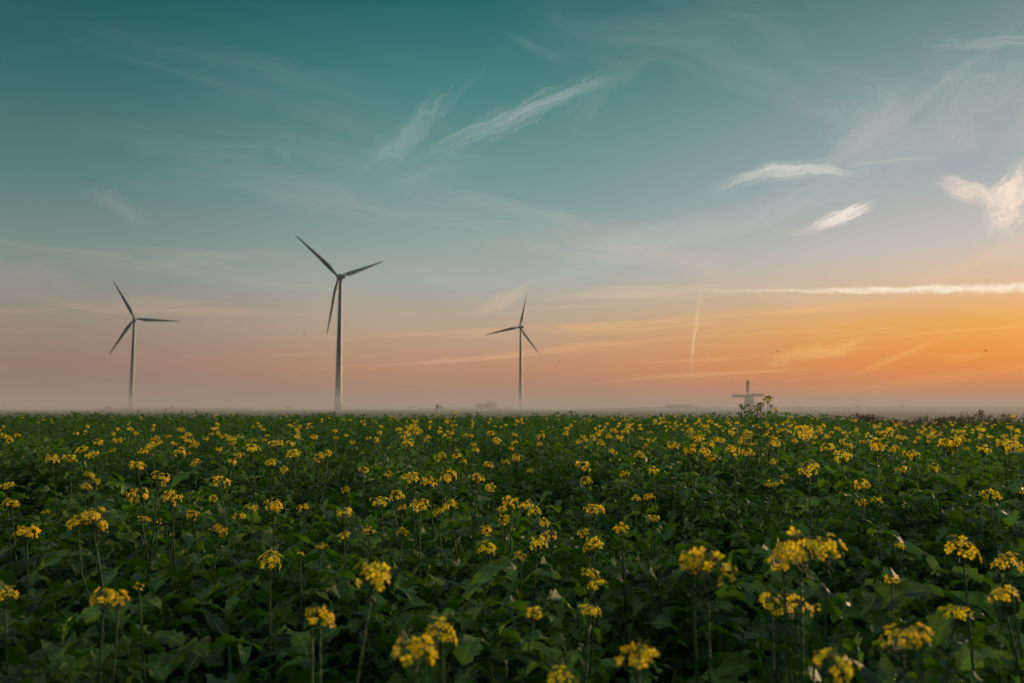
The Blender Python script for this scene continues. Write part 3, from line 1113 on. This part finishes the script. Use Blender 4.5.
# hand-measured flower heads: photo x, photo y, width in pixels
TABLE = [
    # group of heads per plant: list of (x, y, w)
    [(92, 516, 26), (78, 523, 20), (98, 524, 18)], [(104, 598, 24), (119, 600, 20)], [(139, 588, 12)], [(5, 595, 20)], [(373, 579, 37)], [(320, 618, 29), (312, 612, 10)],
    [(414, 653, 40)], [(442, 633, 30)], [(707, 568, 46), (692, 562, 26)], [(800, 549, 42), (826, 550, 32), (783, 560, 24)], [(772, 604, 26), (796, 608, 26), (818, 608, 14)],
    [(638, 657, 38)], [(563, 682, 30)], [(833, 665, 40)], [(902, 640, 34), (921, 634, 22)], [(963, 550, 31)], [(1007, 563, 25)], [(1003, 597, 27)], [(956, 613, 25)],
    [(159, 479, 20)], [(139, 496, 19)], [(172, 499, 18)], [(192, 516, 15)], [(172, 536, 8)], [(219, 531, 17)], [(27, 533, 20)], [(12, 504, 14)], [(7, 486, 11)],
    [(98, 442, 10)], [(82, 450, 11), (91, 455, 12)], [(52, 459, 12)], [(70, 459, 12)], [(89, 475, 9)], [(86, 487, 9), (96, 482, 8)], [(152, 446, 11), (143, 452, 9)],
    [(137, 466, 14)], [(180, 452, 13)], [(188, 441, 11)], [(220, 483, 16)], [(143, 519, 10), (149, 521, 7)], [(159, 522, 8)], [(46, 512, 8)], [(213, 499, 10)],
    [(252, 508, 12)], [(274, 507, 18)], [(303, 508, 10)], [(344, 513, 15)], [(344, 537, 12)], [(239, 517, 12)], [(321, 547, 11)], [(300, 555, 11)], [(270, 562, 22)],
    [(252, 449, 14)], [(275, 444, 13)], [(294, 454, 12)], [(320, 458, 13), (328, 454, 9)], [(271, 463, 11)], [(284, 470, 9)], [(196, 463, 9)], [(238, 455, 9)], [(232, 462, 8)],
    [(381, 502, 17)], [(397, 496, 14), (402, 508, 9)], [(420, 505, 16)], [(450, 506, 16), (438, 512, 10)], [(410, 478, 16)], [(429, 482, 17)], [(448, 477, 17)], [(477, 478, 14)],
    [(490, 489, 13)], [(510, 503, 15), (502, 511, 12)], [(525, 506, 15), (534, 511, 12)], [(505, 521, 14)], [(544, 523, 11)], [(550, 537, 15)], [(538, 543, 16)], [(486, 532, 14)],
    [(487, 549, 18)], [(520, 557, 12)], [(403, 532, 13)], [(368, 530, 11)], [(594, 510, 18)], [(621, 529, 16)], [(584, 534, 12)], [(595, 544, 18), (589, 548, 12)],
    [(591, 574, 16)], [(597, 584, 17)], [(590, 611, 20)], [(534, 614, 17)], [(636, 498, 9)], [(649, 497, 10)], [(653, 519, 11)], [(586, 481, 12)], [(583, 467, 14)],
    [(625, 474, 9)], [(653, 471, 11)], [(488, 465, 10)], [(457, 456, 9)], [(440, 457, 12)], [(408, 443, 12)], [(388, 474, 8)], [(346, 490, 9)], [(363, 470, 10)],
    [(711, 458, 11)], [(808, 469, 20)], [(771, 485, 11), (779, 483, 9)], [(900, 546, 11)], [(892, 580, 14)], [(990, 495, 18)], [(1021, 491, 14)], [(862, 485, 15)],
    [(862, 503, 11)], [(877, 500, 10)], [(843, 456, 16)], [(828, 448, 14)], [(806, 434, 20)], [(733, 451, 14), (748, 453, 13)], [(876, 445, 17)], [(950, 443, 18)],
    [(776, 443, 13)], [(690, 451, 13)], [(673, 446, 12)], [(640, 455, 11)], [(913, 455, 13)], [(984, 450, 14)], [(1012, 446, 15)], [(901, 470, 11)], [(934, 468, 12)],
]
TALL = [  # heads that stand against the sky or the mist: x, y, w, distance, state (bud: bud-coloured, partly for backlit shade)
    ([(760, 405.5, 9.5), (757, 410, 5)], 6.0, 'bud'), ([(767.5, 399, 8.5), (771, 406, 4)], 6.4, 'bud'), ([(437, 406.0, 3)], 9.0, 'bud'), ([(453.5, 413, 6)], 9.5, 'bloom'),
    ([(166, 409.5, 2.4)], 17.0, 'bud'), ([(182, 411.0, 2.4)], 17.5, 'bud'), ([(196, 410.5, 2.4)], 16.5, 'bud'), ([(138.5, 410.8, 2.2)], 18.0, 'bud'), ([(95.5, 412, 2.2)], 18.0, 'bud'),
    ([(981, 411.5, 4)], 11.0, 'bud'), ([(853, 421, 6)], 10.5, 'bloom'), ([(900, 424, 6)], 10.0, 'bloom'), ([(1012, 417, 6)], 11.0, 'bloom'),
]
HEAD_D = 0.066


def flower_plant(heads, d=None, state='bloom', rnd=random, leafy=None):
    hx, hy, hw = heads[0]
    if d is None:
        dy = 0.25 * F / max(6.0, hy - 408.3)
        dw = HEAD_D * F / hw
        d = sqrt(dy * dw)
        d = min(max(d, 0.72 * dy), 1.55 * dy)
    tips = []
    for i, (x, y, w) in enumerate(heads):
        dd = d * (1 + (0 if i == 0 else rnd.uniform(-0.02, 0.02)))
        p = ray(x, y) * dd + Vector((0, 0, CAMZ))
        tips.append((p, w * dd / F / HEAD_D))
    p0 = tips[0][0]
    bx, by = p0.x + rnd.uniform(-0.05, 0.05), p0.y + rnd.uniform(-0.03, 0.06)
    return make_flowering((bx, by), tips, d, rnd, state, hx, leafy)


def make_flowering(base, tips, d, rnd, state, hx, leafy=None):
    bx, by = base
    h = tips[0][0].z
    t = thing('mustard_plant', 'x', 'mustard plant', (bx, by, 0), 0, 'flowering mustard plants in the field')
    b = MB()
    fork = Vector((0, 0, h * rnd.uniform(0.66, 0.78)))
    toned = rnd.random()
    for i, (p, s) in enumerate(tips):
        q = p - Vector((bx, by, 0.0)) - Vector((0, 0, 0.012 * s))
        r = 0.0024
        if i == 0:
            pts = [Vector((0, 0, 0)), Vector((0.004, 0, h * 0.35)), fork * 0.97, fork * 0.45 + q * 0.55 + Vector((0, 0, -0.008)), q]
            b.tube(pts, [r * 2.2, r * 1.9, r * 1.4, r, r * 0.8], 6, 0, toned)
        else:
            mid = fork * 0.4 + q * 0.6 + Vector(((q.x) * 0.25, (q.y) * 0.25, -0.01))
            b.tube([fork * 0.9, mid, q], [r * 1.1, r * 0.9, r * 0.75], 5, 0, toned)
        # short stalklets of faded florets below the head
        for k in range(7):
            an = rnd.uniform(0, 6.28); z = rnd.uniform(0.02, 0.10)
            ax = (q - fork).normalized() if (q - fork).length > 1e-6 else Vector((0, 0, 1))
            st = q - ax * z * s
            e = st + Vector((cos(an) * 0.012, sin(an) * 0.012, 0.016)) * s
            b.tube([st, e], [0.0008, 0.0012], 3, 0, rnd.random())
    b.obj('stem', M_STEM, t)
    if d < 5.5:
        TIPS.extend((p.x, p.y, p.z, sqrt(p.x ** 2 + p.y ** 2), s) for p, s in tips)
    for i, (p, s) in enumerate(tips):
        hm, bm = rnd.choice(DUSKY if state == 'bud' else HEADS if s > 0.45 else SPARSE)
        o = link('flower_head', hm, t, p - Vector((bx, by, 0)))
        sc = s * (1.0 if state == 'bloom' and s > 0.45 else 1.12)
        o.scale = (sc, sc, sc * rnd.uniform(0.85, 1.1))
        tl = 0.30
        o.rotation_euler = (rnd.uniform(-tl, tl), rnd.uniform(-tl, tl), rnd.uniform(0, 6.28))
        link('bud_cluster', bm, o)
    f = link('foliage', rnd.choice(SKIRT), t)
    sc = min(1.15 if leafy is None else 1.9, h * ((rnd.uniform(0.99, 1.05) if d > 1.7 else rnd.uniform(0.95, 1.0)) if leafy is None else leafy) / 0.80)
    f.scale = (sc * 1.05, sc * 1.05, sc)
    f.rotation_euler = (0, 0, rnd.uniform(0, 6.28))
    nh = len(tips)
    look = ('%s yellow head%s' % (NUMW[nh - 1], 's' if nh > 1 else '')) if state == 'bloom' else 'a tall dusky head'
    PLANTS.append((t, 'flower', d, hx, look))
    return t


rnd = random.Random(5)
for hs in TABLE:
    flower_plant(hs, None, 'bloom', rnd)
for hs, d, st in TALL:
    flower_plant(hs, d, st, rnd)


def tuft(t, h, seed):
    r = random.Random(seed)
    b = MB()
    for k in range(7):
        leaf(b, r, (0, 0, h - 0.015 - 0.014 * k), k * 2.4 + r.uniform(-.3, .3), 0.055 + 0.006 * k, 0.034, r.uniform(0.2, 0.9), r.uniform(0.3, 1.3), 11, 5, 0, False)
    b.obj('upper_leaves', M_LEAF, t)


tuft(flower_plant([(741, 405.0, 3.5)], 6.0, 'bud', rnd), ray(741, 406.5).z * 6.0 + CAMZ, 1)
tuft(flower_plant([(750.5, 409.5, 3)], 6.1, 'bud', rnd), ray(751, 411.0).z * 6.1 + CAMZ, 2)
flower_plant([(776, 409.5, 6)], 6.6, 'bloom', rnd, 0.97)


# field edge: the crop ends nearer on the right
def edge(x, y):
    px = rootxy(x, y)
    e = 42.0
    if px > 800:
        e = 42 - 14 * min(1.0, (px - 800) / 90.0)
    return e


def nz(x, y, s, o):
    """cheap smooth value noise"""
    def hsh(i, j):
        q = sin(i * 127.1 + j * 311.7 + o * 74.7) * 43758.5453
        return q - math.floor(q)
    xs, ys = x / s, y / s
    i, j = math.floor(xs), math.floor(ys)
    fx, fy = xs - i, ys - j
    fx, fy = fx * fx * (3 - 2 * fx), fy * fy * (3 - 2 * fy)
    return (hsh(i, j) * (1 - fx) + hsh(i + 1, j) * fx) * (1 - fy) + (hsh(i, j + 1) * (1 - fx) + hsh(i + 1, j + 1) * fx) * fy


def bloom_density(x, y):
    px = rootxy(x, y)
    k = (0.30 if y > 9 else 0.42) + (0.70 if y > 9 else 0.58) * min(1, max(0, (px - 200) / 220.0))
    k *= 1.0 + 0.25 * min(1, max(0, (px - 560) / 200.0))
    c = nz(x, y, 1.3, 3) * 0.6 + nz(x, y, 4.0, 4) * 0.4
    c = max(0.0, (c - 0.34) / 0.4)
    return k * min(1.3, c)


# more flowering plants as individuals, the nearest ones beyond those measured above
rnd = random.Random(77)
cands = []
for _ in range(6000):
    y = sqrt(rnd.uniform(3.6 ** 2, 9.2 ** 2)); x = rnd.uniform(-0.66, 0.66) * y
    if rnd.random() < bloom_density(x, y) * 0.8:
        cands.append((y, x))
kept = [(p[0].location.x, p[0].location.y) for p in PLANTS]
rnd.shuffle(cands)
sel = []
for y, x in cands:
    if len(sel) >= 78:
        break
    h = 1.35 - rnd.uniform(0.20, 0.36)
    py = 408.3 + (1.35 - h) * F / y
    if py > 466 or all((x - a_) ** 2 + (y - b_) ** 2 > 0.10 for a_, b_ in kept) is False:
        continue
    sel.append((x, y, h)); kept.append((x, y))
for x, y, h in sel:
    nh = rnd.choice((1, 1, 2, 2, 3))
    tips = []
    for i in range(nh):
        off = Vector((0, 0, 0)) if i == 0 else Vector((rnd.uniform(-.09, .09), rnd.uniform(-.09, .09), rnd.uniform(-.10, 0.0)))
        tips.append((Vector((x, y, h)) + off, rnd.uniform(0.75, 1.2) if i == 0 else rnd.uniform(0.6, 0.95)))
    make_flowering((x + rnd.uniform(-.03, .03), y + rnd.uniform(-.03, .03)), tips, y, rnd, 'bloom', rootxy(x, y))


# the leafy plants of the field: nearest ones as things, the rest as one mass
def canopy_scale(x, y):
    k = 1.0 - 0.10 * min(1.0, max(0.0, (y - 6) / 10.0))
    if y > 12 and rootxy(x, y) > 790:
        k -= 0.06 * min(1.0, (rootxy(x, y) - 790) / 70.0)
    return k * (0.74 + 0.68 * (nz(x, y, 0.7, 1) * 0.68 + nz(x, y, 2.6, 2) * 0.32))


def clear(x, y):
    """flowering plants stand where the leaves left them room: lower leaves beside and just in front of a head"""
    lim = 9.0
    r = sqrt(x * x + y * y)
    if r > 5.6:
        return lim
    for tx, ty, tz, td, s in TIPS:
        if r < td - 0.06 and r > td * 0.45:
            lat = abs(x * ty - y * tx) / td
            if lat < 0.09:
                hgt = CAMZ + (tz - CAMZ) * r / td - 0.022 * s
                lim = min(lim, max(0.6, (hgt - (0.03 if r > td - 0.3 else 0.05)) / 0.90 + lat * 0.5))
    return lim


rnd = random.Random(11)
spots = []


def fill(y0, y1, sp, xk, xm):
    y = y0
    while y < y1:
        xw = xk * max(y, 0) + xm
        x = -xw
        while x < xw:
            xx, yy = x + rnd.uniform(-.45, .45) * sp, y + rnd.uniform(-.45, .45) * sp
            if xx * xx + yy * yy > 0.72 ** 2 and (nz(xx, yy, 0.42, 9) > 0.36 or yy > 14) and yy < edge(xx, max(yy, 0.5)):
                spots.append((xx, yy))
            x += sp
        y += sp


fill(-1.2, 9.0, 0.25, 0.72, 5.0)
NEAR_N = len(spots)
fill(9.0, 24.0, 0.27, 0.70, 6.0)
MID_N = len(spots)
fill(24.0, 43.0, 0.36, 0.68, 8.0)

near = []
for i in range(NEAR_N):
    x, y = spots[i]
    if y > 0.8 and abs(x) < 0.66 * y + 0.02:
        near.append((y * y + x * x, i))
near.sort()
used = set()
for _, i in near[:88]:
    x, y = spots[i]
    used.add(i)
    sc = canopy_scale(x, y) * rnd.uniform(0.82, 1.13)
    # keep leaves out of the lens
    dist = sqrt(x * x + y * y)
    sc = min(sc, 0.96 + 0.30 * max(0, dist - 0.9), clear(x, y))
    t = thing('leafy_mustard_plant', 'x', 'mustard plant', (x, y, 0), rnd.uniform(0, 6.28), 'leafy mustard plants in the foreground')
    st = link('stem', rnd.choice(LSTEM), t)
    f = link('foliage', rnd.choice(LEAFY), t)
    st.scale = f.scale = (sc * 1.05, sc * 1.05, sc)
    f.rotation_euler = (0, 0, rnd.uniform(0, 6.28))
    PLANTS.append((t, 'leafy', dist, rootxy(x, y), ''))

# labels: what it looks like, then its rank by nearness below a landmark
cells = {}
for p in PLANTS:
    cells.setdefault((p[1], band(p[3])), []).append(p)
for (kind, bn), ps in cells.items():
    ps.sort(key=lambda p: p[2])
    for i, p in enumerate(ps):
        if kind == 'flower':
            p[0]['label'] = 'mustard plant with %s, %snearest in bloom %s' % (p[4], ORD[i], bn)
        else:
            p[0]['label'] = 'dark green leafy mustard plant without flowers, %snearest leafy one %s' % (ORD[i], bn)

# ------------------------------------------------------------------ the rest of the crop: one mass
proto = bpy.data.collections.new('crop shapes')          # not linked to the scene: only feeds the crop below
MATS = [M_LEAF, M_STEM, M_PETAL, M_BUD]
VAR = {}


def remap(b, table):
    b.mi = [table[i] for i in b.mi]
    return b


def add_variant(key, b):
    o = bpy.data.objects.new('shape_%02d' % len(proto.objects), b.mesh('crop_shape', MATS))
    proto.objects.link(o)
    VAR.setdefault(key, []).append(len(proto.objects) - 1)


for k in range(5):
    r = random.Random(300 + k)
    b = foliage_mb(r, 0.86, 64, 0.175, 13, 5, 0.8, 0.30)
    b.join(remap(stem_mb(r, 0.70, (0, 0), 0.008, 0.003, 5, 0, 3, 0.6), {0: 1}))
    add_variant('near_leafy', b)
for k in range(4):
    r = random.Random(320 + k)
    b = foliage_mb(r, 0.86, 40, 0.150, 10, 3)
    b.join(remap(stem_mb(r, 0.70, (0, 0), 0.008, 0.003, 4, 0, 0), {0: 1}))
    add_variant('mid_leafy', b)
for k in range(4):
    r = random.Random(340 + k)
    b = foliage_mb(r, 0.86, 15, 0.34, 5, 3, 2.0)
    add_variant('far_leafy', b)


def flowering_variant(r, det, nl, size, n, m, hs, nf):
    h = 1.04
    b = foliage_mb(r, 0.80, nl, size, n, m)
    for i in range(hs):
        an = r.uniform(0, 6.28); rr = 0 if i == 0 else r.uniform(0.05, 0.13)
        q = Vector((cos(an) * rr, sin(an) * rr, h - (0 if i == 0 else r.uniform(0.0, 0.12))))
        b.tube([(0, 0, 0 if i == 0 else 0.68), (q.x * .5, q.y * .5, 0.8), q - Vector((0, 0, 0.012))], [0.006, 0.004, 0.0026], 4 if det else 3, 1, r.random())
        hb, bb = head_mb(r, 0.030, nf, det, 0.95)
        M_ = Matrix.Translation(q) @ Matrix.Rotation(r.uniform(-.3, .3), 4, 'X') @ Matrix.Scale(1.0 if i == 0 else r.uniform(.65, .95), 4)
        b.join(remap(hb, {0: 2, 1: 1}), M_)
        b.join(remap(bb, {0: 3}), M_)
    return b


for k in range(4):
    r = random.Random(360 + k)
    add_variant('near_flower', flowering_variant(r, 2, 13, 0.17, 9, 5, 1 + k % 3, 28))
for k in range(5):
    r = random.Random(380 + k)
    add_variant('mid_flower', flowering_variant(r, 0, 10, 0.18, 6, 3, 1 + k % 3, 24))
for k in range(4):
    r = random.Random(400 + k)
    add_variant('far_flower', flowering_variant(r, 0, 8, 0.2, 5, 3, 2 + k % 2, 16))

pv, pr, ps_, pi_ = [], [], [], []


def drop(x, y, key, sxy, sz):
    pv.append((x, y, 0.0)); pr.append((rnd.gauss(0, 0.06), rnd.gauss(0, 0.06), rnd.uniform(0, 6.28)))
    ps_.append((sxy, sxy, sz)); pi_.append(rnd.choice(VAR[key]))


for i, (x, y) in enumerate(spots):
    if i in used:
        continue
    dist = sqrt(x * x + y * y)
    sc = canopy_scale(x, y) * rnd.uniform(0.82, 1.13)
    sc = min(sc, 0.96 + 0.30 * max(0, dist - 0.9), clear(x, y))
    key = 'near_leafy' if i < NEAR_N else 'mid_leafy' if i < MID_N else 'far_leafy'
    drop(x, y, key, sc * 1.08, sc)
rnd = random.Random(13)
nfl = 0
y = 4.5
for _ in range(26000):
    y = sqrt(rnd.uniform(1.0, 42.0 ** 2)); x = rnd.uniform(-0.72, 0.72) * y + rnd.uniform(-2, 2)
    inframe = abs(x) < 0.66 * y
    if y < 8.6 and inframe:
        continue
    if y > edge(x, y) - 0.5 or x * x + y * y < 0.9:
        continue
    if rnd.random() > bloom_density(x, y) * (0.62 if y < 9 else 0.17 if y < 14 else 0.065 if y < 22 else 0.03) * (1.0 if rootxy(x, y) < 760 else 1.15):
        continue
    h = rnd.uniform(0.95, 1.13) * (0.87 if y > 12 and rootxy(x, y) > 820 else 1.0)
    key = 'near_flower' if y < 9 else 'mid_flower' if y < 24 else 'far_flower'
    drop(x, y, key, rnd.uniform(0.8, 1.1), h / 1.04)
    nfl += 1

me = bpy.data.meshes.new('mustard_crop')
me.from_pydata(pv, [], [])
for nm_, typ, dat in (('rot', 'FLOAT_VECTOR', pr), ('scl', 'FLOAT_VECTOR', ps_)):
    at = me.attributes.new(nm_, typ, 'POINT')
    at.data.foreach_set('vector', [c for v_ in dat for c in v_])
at = me.attributes.new('var', 'INT', 'POINT')
at.data.foreach_set('value', pi_)
crop = link('mustard_crop', me)
crop['kind'] = 'stuff'
crop['label'] = 'dense green mustard crop dotted with yellow heads, covering the field to the misty edge'
ng = bpy.data.node_groups.new('crop', 'GeometryNodeTree')
ng.interface.new_socket('Geometry', in_out='INPUT', socket_type='NodeSocketGeometry')
ng.interface.new_socket('Geometry', in_out='OUTPUT', socket_type='NodeSocketGeometry')
gi = ng.nodes.new('NodeGroupInput'); go = ng.nodes.new('NodeGroupOutput')
ci = ng.nodes.new('GeometryNodeCollectionInfo')
ci.inputs['Collection'].default_value = proto
ci.inputs['Separate Children'].default_value = True
ci.inputs['Reset Children'].default_value = True
ip = ng.nodes.new('GeometryNodeInstanceOnPoints')
ip.inputs['Pick Instance'].default_value = True
er = ng.nodes.new('FunctionNodeEulerToRotation')


def attr(nm_, typ):
    q = ng.nodes.new('GeometryNodeInputNamedAttribute')
    q.data_type = typ
    q.inputs['Name'].default_value = nm_
    return q.outputs['Attribute']


lk = ng.links.new
lk(gi.outputs[0], ip.inputs['Points'])
lk(ci.outputs[0], ip.inputs['Instance'])
lk(attr('var', 'INT'), ip.inputs['Instance Index'])
lk(attr('rot', 'FLOAT_VECTOR'), er.inputs[0])
lk(er.outputs[0], ip.inputs['Rotation'])
lk(attr('scl', 'FLOAT_VECTOR'), ip.inputs['Scale'])
lk(ip.outputs[0], go.inputs[0])
md = crop.modifiers.new('crop', 'NODES')
md.node_group = ng
print('PLANTS', len(PLANTS), 'flower', sum(p[1] == 'flower' for p in PLANTS), 'instances', len(pv), 'flowering in mass', nfl)
